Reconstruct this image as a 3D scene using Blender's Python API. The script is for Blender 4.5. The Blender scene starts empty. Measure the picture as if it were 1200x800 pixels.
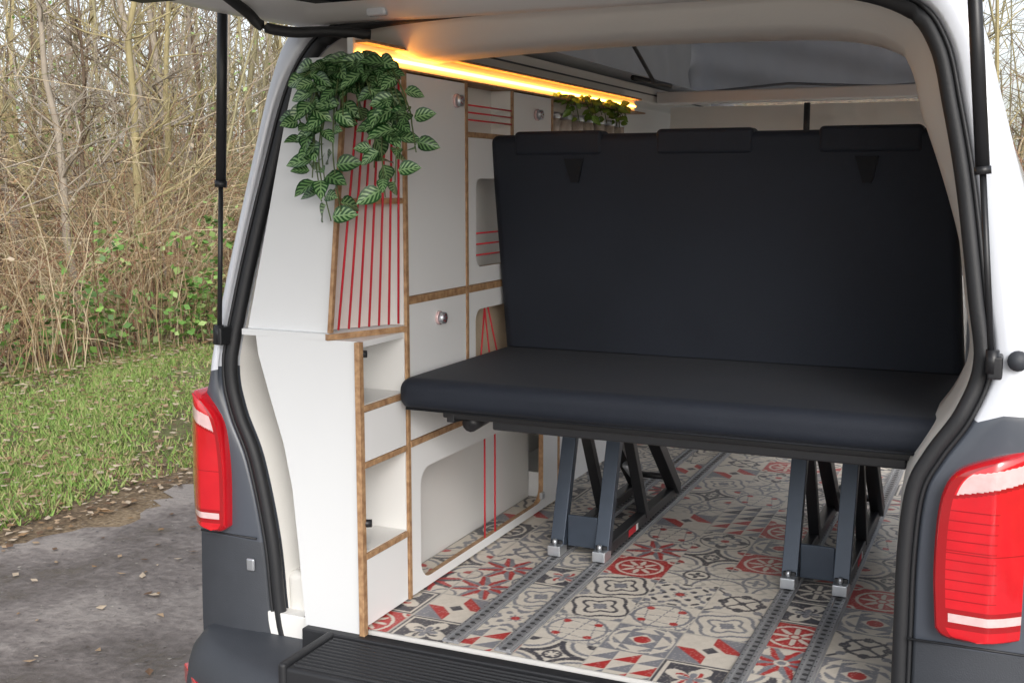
import bpy, bmesh, math, random
import numpy as np
from mathutils import Vector, Matrix
random.seed(7); rng=np.random.default_rng(7)
R=math.radians
COL=bpy.context.scene.collection
# ---------------------------------------------------------------- helpers
def empty(name,loc=(0,0,0),parent=None):
    e=bpy.data.objects.new(name,None); e.empty_display_size=.2; COL.objects.link(e); e.location=loc
    if parent: e.parent=parent
    return e
def mesh(name,V,F,mats,parent=None,mi=None,smooth=False):
    me=bpy.data.meshes.new(name); me.from_pydata([tuple(v) for v in V],[],F)
    for m in (mats if isinstance(mats,(list,tuple)) else [mats]): me.materials.append(m)
    if mi is not None: me.polygons.foreach_set('material_index',mi)
    if smooth: me.polygons.foreach_set('use_smooth',[True]*len(me.polygons))
    me.update(); o=bpy.data.objects.new(name,me); COL.objects.link(o)
    if parent: o.parent=parent
    return o
def bev(o,w,seg=3,ang=30):
    b=o.modifiers.new('b','BEVEL'); b.width=w; b.segments=seg; b.limit_method='ANGLE'; b.angle_limit=R(ang)
    o.data.polygons.foreach_set('use_smooth',[True]*len(o.data.polygons))
    n=o.modifiers.new('w','WEIGHTED_NORMAL'); n.keep_sharp=False
    return o
def box(name,a,b,mat,parent=None,bw=0.002,seg=2):
    x0,y0,z0=a;x1,y1,z1=b
    V=[(x0,y0,z0),(x1,y0,z0),(x1,y1,z0),(x0,y1,z0),(x0,y0,z1),(x1,y0,z1),(x1,y1,z1),(x0,y1,z1)]
    F=[(3,2,1,0),(4,5,6,7),(0,1,5,4),(1,2,6,5),(2,3,7,6),(3,0,4,7)]
    o=mesh(name,V,F,mat,parent)
    if bw: bev(o,bw,seg)
    return o
def beam(name,p0,p1,w,d,mat,parent=None,bw=.002,up=(1,0,0)):
    p0=Vector(p0);p1=Vector(p1);z=(p1-p0).normalized();x=Vector(up);x=(x-z*x.dot(z)).normalized();y=z.cross(x)
    V=[];
    for p in (p0,p1):
        for sx,sy in((-1,-1),(1,-1),(1,1),(-1,1)): V.append(p+x*sx*w/2+y*sy*d/2)
    F=[(3,2,1,0),(4,5,6,7),(0,1,5,4),(1,2,6,5),(2,3,7,6),(3,0,4,7)]
    o=mesh(name,V,F,mat,parent)
    if bw: bev(o,bw,2)
    return o
def stem(V,F,pts,r0,r1,seg=3):
    n=len(pts);b=len(V)
    for i,p in enumerate(pts):
        p=Vector(p); d=(Vector(pts[min(i+1,n-1)])-Vector(pts[max(i-1,0)]))
        if d.length<1e-9: d=Vector((0,0,1))
        d.normalize(); a=Vector((1,0,0)) if abs(d.x)<.8 else Vector((0,1,0))
        u=d.cross(a).normalized(); w=d.cross(u); r=r0+(r1-r0)*i/(n-1)
        for k in range(seg):
            t=2*math.pi*k/seg; V.append(p+u*(r*math.cos(t))+w*(r*math.sin(t)))
    for i in range(n-1):
        for k in range(seg):
            k2=(k+1)%seg; F.append((b+i*seg+k,b+i*seg+k2,b+(i+1)*seg+k2,b+(i+1)*seg+k))
def tube(name,pts,r,mat,parent=None,seg=12,r1=None,cap=True):
    V=[];F=[];stem(V,F,pts,r,r if r1 is None else r1,seg)
    if cap: F.append(tuple(range(seg))[::-1]); F.append(tuple(range(len(V)-seg,len(V))))
    return mesh(name,V,F,mat,parent,smooth=True)
def catmull(P,sub):
    P=np.array(P,float);n=len(P);out=[]
    for i in range(n-1):
        p0=P[max(i-1,0)];p1=P[i];p2=P[i+1];p3=P[min(i+2,n-1)]
        for k in range(sub):
            t=k/sub
            out.append(.5*((2*p1)+(-p0+p2)*t+(2*p0-5*p1+4*p2-p3)*t*t+(-p0+3*p1-3*p2+p3)*t**3))
    out.append(P[-1]); return np.array(out)
def rrect(y0,y1,z0,z1,r=.02,seg=6):
    pts=[]
    for cx,cy,a in((y1-r,z1-r,0),(y0+r,z1-r,90),(y0+r,z0+r,180),(y1-r,z0+r,270)):
        for k in range(seg+1):
            t=R(a+90*k/seg); pts.append((cx+r*math.cos(t),cy+r*math.sin(t)))
    return pts
def panel(name,loops,origin,ax,ay,th,mats,parent=None):
    cu=bpy.data.curves.new(name,'CURVE'); cu.dimensions='2D'; cu.fill_mode='BOTH'; cu.extrude=th/2
    for L in loops:
        s=cu.splines.new('POLY'); s.points.add(len(L)-1)
        for i,p in enumerate(L): s.points[i].co=(p[0],p[1],0,1)
        s.use_cyclic_u=True
    t=bpy.data.objects.new('t',cu); COL.objects.link(t)
    bpy.context.view_layer.update()
    me=bpy.data.meshes.new_from_object(t.evaluated_get(bpy.context.evaluated_depsgraph_get()))
    bpy.data.objects.remove(t)
    me.materials.clear()
    for m in mats: me.materials.append(m)
    for p in me.polygons: p.material_index=0 if abs(p.normal.z)>.5 else len(mats)-1; p.use_smooth=False
    X=Vector(ax);Y=Vector(ay);Z=X.cross(Y)
    M=Matrix((X,Y,Z)).transposed().to_4x4(); M.translation=Vector(origin)-Z*(th/2)
    me.transform(M); me.name=name
    o=bpy.data.objects.new(name,me); COL.objects.link(o)
    if parent:o.parent=parent
    return o
# ---------------------------------------------------------------- materials
def mat(name,col,rough=.5,metal=0,spec=.5,coat=0,var=0,vscale=8,bump=0,bscale=200,sheen=0,emit=None,estr=0,trans=0,alpha=1,translu=0,soft=0):
    m=bpy.data.materials.new(name); m.use_nodes=True; nt=m.node_tree; N=nt.nodes; L=nt.links
    p=N['Principled BSDF']; p.inputs['Base Color'].default_value=(*col,1); p.inputs['Roughness'].default_value=rough
    p.inputs['Metallic'].default_value=metal; p.inputs['Specular IOR Level'].default_value=spec; p.inputs['Coat Weight'].default_value=coat
    p.inputs['Sheen Weight'].default_value=sheen; p.inputs['Transmission Weight'].default_value=trans; p.inputs['Alpha'].default_value=alpha
    if emit: p.inputs['Emission Color'].default_value=(*emit,1); p.inputs['Emission Strength'].default_value=estr
    tc=N.new('ShaderNodeTexCoord')
    if var:
        n=N.new('ShaderNodeTexNoise'); n.inputs['Scale'].default_value=vscale; n.inputs['Detail'].default_value=6
        L.new(tc.outputs['Object'],n.inputs['Vector'])
        mx=N.new('ShaderNodeMix'); mx.data_type='RGBA'
        mx.inputs['A'].default_value=(*[c*(1-var) for c in col],1); mx.inputs['B'].default_value=(*[min(1,c*(1+var)) for c in col],1)
        L.new(n.outputs['Fac'],mx.inputs['Factor']); L.new(mx.outputs['Result'],p.inputs['Base Color'])
    if bump:
        n=N.new('ShaderNodeTexNoise'); n.inputs['Scale'].default_value=bscale; n.inputs['Detail'].default_value=3
        L.new(tc.outputs['Object'],n.inputs['Vector']); b=N.new('ShaderNodeBump'); b.inputs['Strength'].default_value=bump; b.inputs['Distance'].default_value=.002
        L.new(n.outputs['Fac'],b.inputs['Height']); L.new(b.outputs['Normal'],p.inputs['Normal'])
        if soft:
            n3=N.new('ShaderNodeTexNoise'); n3.inputs['Scale'].default_value=5; n3.inputs['Detail'].default_value=1
            L.new(tc.outputs['Object'],n3.inputs['Vector']); b3=N.new('ShaderNodeBump'); b3.inputs['Strength'].default_value=soft; b3.inputs['Distance'].default_value=.03
            L.new(n3.outputs['Fac'],b3.inputs['Height']); L.new(b3.outputs['Normal'],b.inputs['Normal'])
    if translu:
        t=N.new('ShaderNodeBsdfTranslucent'); t.inputs[0].default_value=(*col,1); ms=N.new('ShaderNodeMixShader'); ms.inputs[0].default_value=translu
        L.new(p.outputs[0],ms.inputs[1]);L.new(t.outputs[0],ms.inputs[2]);L.new(ms.outputs[0],N['Material Output'].inputs[0])
    return m
M_white=mat('white_paint',(.66,.69,.75),.22,coat=.6,var=.02,vscale=3)
M_grey=mat('slate_paint',(.065,.075,.095),.32,coat=.5,var=.06,vscale=4)
M_plast=mat('bumper_plastic',(.042,.047,.057),.55,bump=.3,bscale=400,var=.15,vscale=20)
M_rub=mat('rubber',(.016,.017,.02),.55,bump=.2,bscale=150)
M_black=mat('black_steel',(.016,.017,.02),.4,var=.2,vscale=30)
M_steel=mat('blue_grey_steel',(.045,.06,.085),.38,metal=.3,var=.15,vscale=25)
M_alu=mat('aluminium_rail',(.30,.305,.32),.45,metal=.35,var=.18,vscale=60)
M_hole=mat('rail_hole_shadow',(.05,.05,.055),.6)
M_zinc=mat('zinc',(.55,.58,.62),.35,metal=.8)
M_trim=mat('trim_white',(.72,.71,.68),.6,var=.04,vscale=6,bump=.15,bscale=250)
M_lam=mat('white_laminate',(.78,.785,.79),.38,var=.02,vscale=5)
M_lam_dim=mat('white_laminate_dimmed',(.66,.675,.69),.38,var=.025,vscale=3)  # same white laminate, colour darkened to offset the strong light on end panels
M_lam2=mat('inner_laminate',(.74,.735,.72),.5,var=.03,vscale=5)
def plymat():
    m=mat('plywood',(.38,.2,.085),.55); nt=m.node_tree;N=nt.nodes;L=nt.links;p=N['Principled BSDF']
    tc=N.new('ShaderNodeTexCoord');n=N.new('ShaderNodeTexNoise');n.inputs['Scale'].default_value=60;n.inputs['Detail'].default_value=4
    L.new(tc.outputs['Object'],n.inputs['Vector']);r=N.new('ShaderNodeValToRGB')
    r.color_ramp.elements[0].position=.3;r.color_ramp.elements[0].color=(.24,.125,.06,1);r.color_ramp.elements[1].position=.7;r.color_ramp.elements[1].color=(.48,.30,.16,1)
    L.new(n.outputs['Fac'],r.inputs[0]);L.new(r.outputs[0],p.inputs['Base Color']);return m
M_ply=plymat()
M_red=mat('red_cord',(.55,.015,.03),.6,bump=.3,bscale=600)
M_fab=mat('black_fabric',(.0095,.0132,.0225),.62,spec=.33,bump=.6,bscale=900,sheen=.03,var=.25,vscale=4,soft=.25)
M_fab2=mat('black_fabric_dark',(.005,.0065,.010),.7,spec=.3,bump=.6,bscale=900)
M_canvas=mat('grey_canvas',(.38,.375,.385),.8,var=.2,vscale=4,bump=.4,bscale=60,translu=.35)
M_ceil=mat('grey_headliner',(.20,.20,.22),.85,var=.1,vscale=5,bump=.3,bscale=200)
M_cream=mat('cream_fabric',(.80,.76,.70),.85,var=.06,vscale=10,bump=.3,bscale=300,translu=.45)
M_beige=mat('beige_lining',(.58,.47,.34),.7,var=.08)
M_led=mat('led_strip',(1,.6,.2),.5,emit=(1,.40,.06),estr=17)
M_glass=mat('tinted_glass',(.02,.025,.03),.05,spec=.6)
M_cglass=mat('clear_glass',(.8,.85,.85),.03,alpha=.12)
M_redl=mat('red_lens',(.58,.006,.014),.12,coat=1,spec=.6,var=.25,vscale=14)
M_redd=mat('red_lens_dark',(.33,.004,.008),.15,coat=1)
M_clr=mat('clear_lens',(.68,.48,.48),.12,coat=1,bump=.5,bscale=140,var=.2,vscale=60)
M_gl=mat('jar_glass',(.5,.42,.36),.1,spec=.8,var=.6,vscale=40)
M_tire=mat('tyre',(.02,.02,.02),.8)
# ---------------------------------------------------------------- camera
cam=bpy.data.cameras.new('camera'); co=bpy.data.objects.new('camera',cam); COL.objects.link(co)
co.location=(.884,-2.1,1.6); co.rotation_euler=(R(90-7.9),0,R(24.1)); cam.sensor_width=36; cam.lens=40.2; cam.clip_end=500; cam.clip_start=.05
bpy.context.scene.camera=co
# ---------------------------------------------------------------- van body
van=empty('camper_van')
PAIRS=[((-.60,.47),(-.875,.47)),((-.64,.58),(-.875,.60)),((-.66,.78),(-.87,.78)),((-.70,.97),(-.865,.98)),((-.745,1.08),(-.845,1.09)),((-.762,1.18),(-.825,1.17)),
((-.738,1.34),(-.797,1.35)),((-.71,1.48),(-.768,1.50)),((-.675,1.63),(-.735,1.66)),((-.64,1.77),(-.70,1.82)),((-.60,1.86),(-.66,1.92)),((-.54,1.915),(-.585,1.975)),
((-.42,1.94),(-.44,2.01)),((-.06,1.955),(-.06,2.03)),((.25,1.955),(.25,2.03)),((.52,1.945),(.55,2.01)),((.66,1.905),(.70,1.97)),((.715,1.84),(.78,1.89)),
((.745,1.73),(.825,1.75)),((.775,1.59),(.865,1.60)),((.805,1.40),(.905,1.42)),((.82,1.29),(.93,1.30)),((.795,1.205),(.94,1.205)),((.75,1.13),(.945,1.12)),
((.72,1.06),(.95,1.04)),((.71,.94),(.955,.94)),((.71,.78),(.955,.78)),((.71,.60),(.955,.60)),((.70,.47),(.95,.47))]
SUB=6
S=catmull([p[0] for p in PAIRS],SUB); O=catmull([p[1] for p in PAIRS],SUB); NP=len(S)
def Yl(z): return max(0,(z-1.2))*.143
def normals(P):
    T=np.gradient(P,axis=0); T/=np.linalg.norm(T,axis=1)[:,None]+1e-9
    return np.stack([-T[:,1],T[:,0]],1)
nS=normals(S); nO=normals(O)
def ring(P,n,off,dy,offtop=None):
    out=[]
    for i in range(NP):
        o=off
        if offtop is not None:
            k=min(1,max(0,(P[i][1]-1.50)/.25)); o=off*(1-k)+offtop*k
        q=P[i]+n[i]*o; out.append((q[0],Yl(P[i][1])+dy,q[1]))
    return out
def loft(name,rings,mats,mifun=None,skip=None,flip=False):
    V=[];F=[];mi=[]
    for r in rings: V+=r
    for j in range(len(rings)-1):
        for i in range(NP-1):
            if skip and skip(i,j): continue
            f=(j*NP+i,j*NP+i+1,(j+1)*NP+i+1,(j+1)*NP+i); F.append(f[::-1] if flip else f); mi.append(mifun(i,j) if mifun else 0)
    return mesh(name,V,F,mats,van,mi,True)
iw0=5*SUB; iw1=22*SUB; ib0=2*SUB; ib1=26*SUB
def mf(i,j):
    if i<ib0 or i>=ib1: return 2
    if i<iw0 or i>=iw1: return 1
    return 0
mid=(S+O)/2
rear=loft('rear_body_frame',[ring(O,nO,.035,.32,-.02),ring(O,nO,.03,.16,-.004),ring(O,nO,.018,.06,.002),ring(O,nO,.008,.018),ring(O,nO,-.006,0),
   [(p[0],Yl(p[1])-.006,p[1]) for p in mid],
   ring(S,nS,.036,0),ring(S,nS,.030,.004),ring(S,nS,.026,.03),ring(S,nS,.0,.034)],[M_white,M_grey,M_plast],mf)
loft('interior_jamb',[ring(S,nS,.0,.034),ring(S,nS,-.008,.05),ring(S,nS,-.012,.10,-.045),ring(S,nS,-.02,.18,-.055),ring(S,nS,-.02,.30,-.055),ring(S,nS,.03,.32,.08)],[M_trim])
V=[];F=[];stem(V,F,[(p[0]+nS[i][0]*.008,Yl(p[1])+.012,p[1]+nS[i][1]*.008) for i,p in enumerate(S)],.0145,.0145,12)
mesh('door_seal',V,F,M_rub,van,smooth=True)
V=[];F=[];stem(V,F,[(p[0]+nS[i][0]*.024,Yl(p[1])+.004,p[1]+nS[i][1]*.024) for i,p in enumerate(S)],.004,.004,8)
mesh('seal_outer_lip',V,F,M_rub,van,smooth=True)
YS=[.32,.9,1.0,2.15,2.3,3.2,4.0]
def sidewall(name,P,n,off,i0,i1,mats,mfun,ys,door,offtop=None):
    V=[];F=[];mi=[];w=i1-i0+1
    for y in ys:
        for i in range(i0,i1+1):
            o=off
            if offtop is not None:
                k=min(1,max(0,(P[i][1]-1.50)/.25)); o=off*(1-k)+offtop*k
            q=P[i]+n[i]*o
            s=1-(max(0,y-3.2)*.12 if P[i][1]>1.2 else 0)
            V.append((q[0]*s,y,q[1]))
    for j in range(len(ys)-1):
        for i in range(w-1):
            zc=P[i0+i][1]
            if door and .66<zc<1.86 and ys[j]==1.0: continue
            if door and 1.28<zc<1.75 and ys[j]==2.3: continue
            F.append((j*w+i,j*w+i+1,(j+1)*w+i+1,(j+1)*w+i)); mi.append(mfun(i0+i))
    return mesh(name,V,F,mats,van,mi,True)
mfs=lambda i: 2 if (i<ib0 or i>=ib1) else (1 if (i<iw0 or i>=iw1) else 0)
sidewall('left_side_panel',O,nO,.035,0,12*SUB,[M_white,M_grey,M_plast],mfs,YS,False,-.02)
sidewall('right_side_panel',O,nO,.035,16*SUB,NP-1,[M_white,M_grey,M_plast],mfs,YS,True,-.02)
sidewall('left_inner_wall',S,nS,.03,0,11*SUB,[M_trim],lambda i:0,YS,False)
sidewall('right_inner_wall',S,nS,.03,17*SUB,NP-1,[M_trim],lambda i:0,YS,True)
box('roof_rear_skin',(-.62,.33,2.03),(.68,.50,2.045),M_white,van,.004)
def slab(name,x0,x1,y0,z0,y1,z1,th,m):
    V=[(x0,y0,z0),(x1,y0,z0),(x1,y1,z1),(x0,y1,z1),(x0,y0,z0+th),(x1,y0,z0+th),(x1,y1,z1+th),(x0,y1,z1+th)]
    return bev(mesh(name,V,[(3,2,1,0),(4,5,6,7),(0,1,5,4),(1,2,6,5),(2,3,7,6),(3,0,4,7)],m,van),.01,3)
slab('pop_roof_shell',-.60,.68,.45,2.09,3.2,2.72,.05,M_white)
slab('pop_roof_ceiling',-.585,.665,.45,2.065,3.2,2.695,.02,M_ceil)
def cloth(name,c00,c10,c01,c11,m,amp,freq,axis,n=90,k=10):
    c00,c10,c01,c11=map(Vector,(c00,c10,c01,c11));V=[];F=[]
    for j in range(k+1):
        for i in range(n+1):
            s=i/n;t=j/k;p=c00.lerp(c10,s).lerp(c01.lerp(c11,s),t)
            d=amp*(math.sin(s*freq*6.28+1.3*math.sin(s*9)+t*1.2)+.6*math.sin(s*freq*15+t*3)+.5*math.sin(t*5+s*freq*3)+.7*math.sin(t*28+s*11))
            p[axis]+=d;V.append(p)
    for j in range(k):
        for i in range(n): F.append((j*(n+1)+i,j*(n+1)+i+1,(j+1)*(n+1)+i+1,(j+1)*(n+1)+i))
    return mesh(name,V,F,m,van,smooth=True)
cloth('canvas_front',(-.57,3.13,1.96),(.65,3.13,1.96),(-.57,3.13,2.69),(.65,3.13,2.69),M_canvas,.016,3,1,120,50)
cloth('canvas_left',(-.57,.45,1.96),(-.57,3.15,1.96),(-.57,.45,2.08),(-.57,3.15,2.69),M_canvas,.008,5,0)
cloth('canvas_right',(.655,.45,1.96),(.655,3.15,1.96),(.655,.45,2.08),(.655,3.15,2.69),M_canvas,.008,5,0)
box('roof_side_beam_left',(-.60,.33,1.905),(-.475,3.2,1.968),M_trim,van,.008,3)
box('roof_side_groove',(-.4745,.33,1.935),(-.4725,3.2,1.940),M_plast,van,0)
box('roof_side_beam_right',(.61,.33,1.905),(.72,3.2,1.968),M_trim,van,.008,3)
box('roof_wood_edge',(.597,.45,1.905),(.608,2.3,1.94),M_ply,van,.002)
box('roof_cross_beam',(-.464,2.30,1.905),(.596,2.40,1.950),M_lam,van,.006,3)
cloth('front_curtain',(-.46,2.47,1.2),(.62,2.47,1.2),(-.46,2.47,1.90),(.62,2.47,1.90),M_cream,.012,3,1,160,30)
tube('curtain_strap',[(.10,2.40,1.90),(.10,2.40,1.75)],.012,M_black,van)
tube('roof_stay',[(-.44,1.55,2.25),(-.40,2.05,1.97)],.007,M_black,van)
tube('roof_stay_foot',[(-.43,1.9,1.972),(-.41,2.3,1.972)],.010,M_black,van)
tube('elastic_hem',[(-.55,3.08,2.0),(-.1,3.07,2.03),(.3,3.07,2.005),(.64,3.08,2.02)],.006,M_ceil,van)
V=[(-.95,4.0,.4),(.98,4.0,.4),(.98,4.0,1.15),(-.95,4.0,1.15),(-.92,4.9,.4),(.94,4.9,.4),(.92,4.85,.95),(-.90,4.85,.95)]
mesh('bonnet_and_front',V,[(0,3,7,4),(1,5,6,2),(4,7,6,5),(3,2,6,7)],M_white,van)
mesh('windscreen',[(-.86,4.5,1.1),(.88,4.5,1.1),(.66,3.75,1.95),(-.64,3.75,1.95)],[(0,1,2,3)],M_cglass,van)
box('cab_roof',(-.64,3.2,1.97),(.66,3.8,2.02),M_white,van,.02,3)
box('underbody',(-.85,.1,.36),(.87,4.6,.48),M_plast,van,.01)
box('cargo_floor_structure',(-.68,.0,.50),(.70,3.9,.612),M_lam2,van,.002)
for x in (-.78,.82):
    for y in (1.05,4.0):
        V=[];F=[];n=40
        prof=[(-.11,.20),(-.11,.30),(-.08,.335),(.08,.335),(.11,.30),(.11,.20)]
        for k in range(n):
            a=2*math.pi*k/n
            for px,pr in prof: V.append((x+px,y+pr*math.cos(a),.335+pr*math.sin(a)))
        m=len(prof)
        for k in range(n):
            for j in range(m-1): F.append((k*m+j,k*m+j+1,((k+1)%n)*m+j+1,((k+1)%n)*m+j))
        mesh('tyre',V,F,M_tire,van,smooth=True)
        tube('wheel_rim',[(x-.09,y,.335),(x+.09,y,.335)],.205,M_zinc,van,28)
# bumper
plan=catmull([(-.90,.45),(-.895,.1),(-.885,-.02),(-.80,-.13),(-.50,-.235),(0,-.262),(.5,-.25),(.86,-.19),(.975,-.06),(1.0,.1),(1.01,.45)],8)
V=[];F=[];n=len(plan)
levels=[(.22,.93),(.27,1.0),(.36,1.015),(.44,1.0),(.49,.99),(.522,.975),(.545,.945),(.556,.915),(.560,.66)]
for z,s in levels:
    for p in plan: V.append(((p[0]-.02)*(.5+.5*s)+.02,(p[1]-.45)*s+.45,z))
for j in range(len(levels)-1):
    for i in range(n-1): F.append((j*n+i,j*n+i+1,(j+1)*n+i+1,(j+1)*n+i))
mesh('bumper',V,F,M_plast,van,smooth=True)
beam('bumper_reflector',(-.875,-.058,.452),(-.72,-.186,.452),.012,.045,M_redl,van,.003,up=(.6,.8,0))
box('step_plate',(-.475,-.225,.545),(.66,-.045,.600),M_rub,van,.008,3)
V=[];F=[]
for k in range(11):
    y=-.21+k*.0148
    b=len(V)
    for xx in (-.462,.65):
        for dy,dz in((0,.5998),(.0015,.604),(.006,.604),(.0075,.5998)): V.append((xx,y+dy,dz))
    for q in range(3): F.append((b+q,b+q+1,b+4+q+1,b+4+q))
    F.append((b,b+1,b+2,b+3)); F.append((b+4,b+5,b+6,b+7))
mesh('step_ribs',V,F,M_rub,van)
box('step_edge_left',(-.490,-.23,.545),(-.470,-.035,.610),M_rub,van,.008,3)
box('sill_plate',(-.555,-.045,.54),(.70,-.012,.607),M_rub,van,.004,3)
box('pillar_foot_trim',(-.655,.036,.46),(-.560,.32,.70),M_trim,van,.02,4)
# tail lights
def light(name,side):
    e=empty(name,parent=van)
    if side>0: out=[(.775,.82),(.768,.93),(.772,1.04),(.790,1.095),(.83,1.122),(.90,1.145),(.965,1.155),(.975,.97),(.975,.82),(.90,.803),(.80,.803)]
    else: out=[(-.768,.81),(-.766,.93),(-.774,1.02),(-.79,1.07),(-.815,1.10),(-.842,1.12),(-.868,1.11),(-.885,.97),(-.882,.82),(-.85,.80),(-.79,.795)]
    P=catmull(out+[out[0]],4)[:-1]
    c=P.mean(0); lim=.86 if side>0 else .83
    def wrap(x):
        ex=abs(x)-lim
        return max(0,ex)**1.3*1.6
    def ringp(s,y): return [((p[0]-c[0])*s+c[0],y+wrap((p[0]-c[0])*s+c[0]),(p[1]-c[1])*(1-(1-s)*.6)+c[1]) for p in P]
    rs=[ringp(1.0,.03),ringp(1.0,-.018),ringp(.985,-.028),ringp(.94,-.034)]
    V=[];F=[];m=len(P)
    for r in rs:V+=r
    for j in range(3):
        for i in range(m): F.append((j*m+i,j*m+(i+1)%m,(j+1)*m+(i+1)%m,(j+1)*m+i))
    mesh('lens_body',V,F,M_redl,e,smooth=True)
    V=[];F=[];mi=[]
    poly=[(v[0],v[2]) for v in rs[3]]
    zs=np.linspace(min(p[1] for p in poly)+1e-4,max(p[1] for p in poly)-1e-4,160)
    NX=50
    for z in zs:
        hit=[]
        for i in range(m):
            a=poly[i];b=poly[(i+1)%m]
            if (a[1]-z)*(b[1]-z)<=0 and a[1]!=b[1]: hit.append(a[0]+(b[0]-a[0])*(z-a[1])/(b[1]-a[1]))
        h0,h1=min(hit),max(hit)
        for k in range(NX+1):
            x=h0+(h1-h0)*k/NX; V.append((x,-.034+wrap(x)-.006*math.sin(math.pi*k/NX),z))
    for j in range(len(zs)-1):
        zc=(zs[j]+zs[j+1])/2; t=(zc-zs[0])/(zs[-1]-zs[0])
        for k in range(NX):
            F.append((j*(NX+1)+k,j*(NX+1)+k+1,(j+1)*(NX+1)+k+1,(j+1)*(NX+1)+k))
            kk=(k if side>0 else NX-1-k)/NX
            s=0; tt=t-.13*kk
            if .725<tt<.835 and kk>.08: s=1
            elif .085<t<.13 and .08<kk<.93: s=1
            elif (.055<t<.16 and kk>.05) or (.705<tt<.725): s=2
            elif kk<.07 or (.44<t<.445) or (side>0 and .06<kk<.5 and .2<t<.66 and j%8==0): s=2
            mi.append(s)
    mesh('lens_face',V,F,[M_redl,M_clr,M_redd],e,mi,True)
light('tail_light',1); light('tail_light',-1)
tube('lock_button',[(.885,.02,1.30),(.885,-.005,1.30)],.017,M_plast,van,16)
tube('body_seam',[(-.862,-.003,.785),(-.70,-.0075,.785)],.0025,M_rub,van,6)
tube('body_seam',[(.73,-.0075,.785),(.955,-.003,.785)],.0025,M_rub,van,6)
box('striker',(-.730,-.010,.705),(-.708,-.002,.735),M_zinc,van,.004,2)
for s,x in((-1,-.775),(1,.85)):
    box('strut_bracket',(x-.012,-.03,1.235 if s<0 else 1.27),(x+.012,.02,1.275 if s<0 else 1.31),M_black,van,.004)
def strut(name,a,b):
    e=empty(name,parent=van);a=Vector(a);b=Vector(b);m=a.lerp(b,.42)
    tube('rod',[a,m],.0055,M_black,e,12); tube('barrel',[m,b],.0115,M_black,e,16); tube('collar',[m,m+(b-m)*.03],.0135,M_black,e,16)
    tube('ball_joint',[a+Vector((0,.0,-.01)),a+Vector((0,0,.03))],.011,M_black,e,12)
strut('gas_strut',(-.775,-.02,1.25),(-.715,-.04,2.06)); strut('gas_strut',(.845,-.02,1.29),(.772,-.04,2.06))
# tailgate (open, above)
tg=empty('open_tailgate',parent=van)
def gz(y): return 1.945+(.1-y)*.085
out=[(-.63,.12),(-.70,.0),(-.765,-.2),(-.80,-.6),(-.79,-1.1),(-.70,-1.25),(0,-1.30),(.72,-1.25),(.82,-1.1),(.83,-.6),(.81,-.2),(.77,.0),(.70,.12)]
P=catmull(out,5)
V=[];F=[];m=len(P);c=np.array([0.01,-.5])
def tr(s,dz): return [((p[0]-c[0])*s+c[0],(p[1]-c[1])*s+c[1],gz((p[1]-c[1])*s+c[1])+dz) for p in P]
rs=[tr(.0001,.11),tr(.9,.11),tr(.98,.09),tr(1.0,.05),tr(1.0,.015),tr(.985,.0),tr(.93,.0),tr(.90,.02),tr(.82,.022),tr(.80,.035),tr(.0001,.035)]
mi=[]
for r in rs:V+=r
for j in range(len(rs)-1):
    for i in range(m): F.append((j*m+i,(j*m+(i+1)%m),(j+1)*m+(i+1)%m,(j+1)*m+i)); mi.append(1 if j>=8 else 0)
mesh('tailgate_panel',V,F,[M_lam,M_glass],tg,mi,True)
hp=catmull([(-.43,.09,1.915),(-.50,.04,1.920),(-.57,.0,1.918),(-.625,-.03,1.93),(-.645,-.05,1.955),(-.66,-.12,1.99)],6)
tube('cable_sleeve',[tuple(p) for p in hp],.0115,M_rub,tg,10)
box('tailgate_latch',(-.72,-.36,1.945),(-.62,-.29,1.985),M_rub,tg,.01)
for x in(-.40,.50): box('tailgate_hinge',(x-.025,.06,1.95),(x+.025,.13,1.985),M_white,tg,.006)
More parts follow.
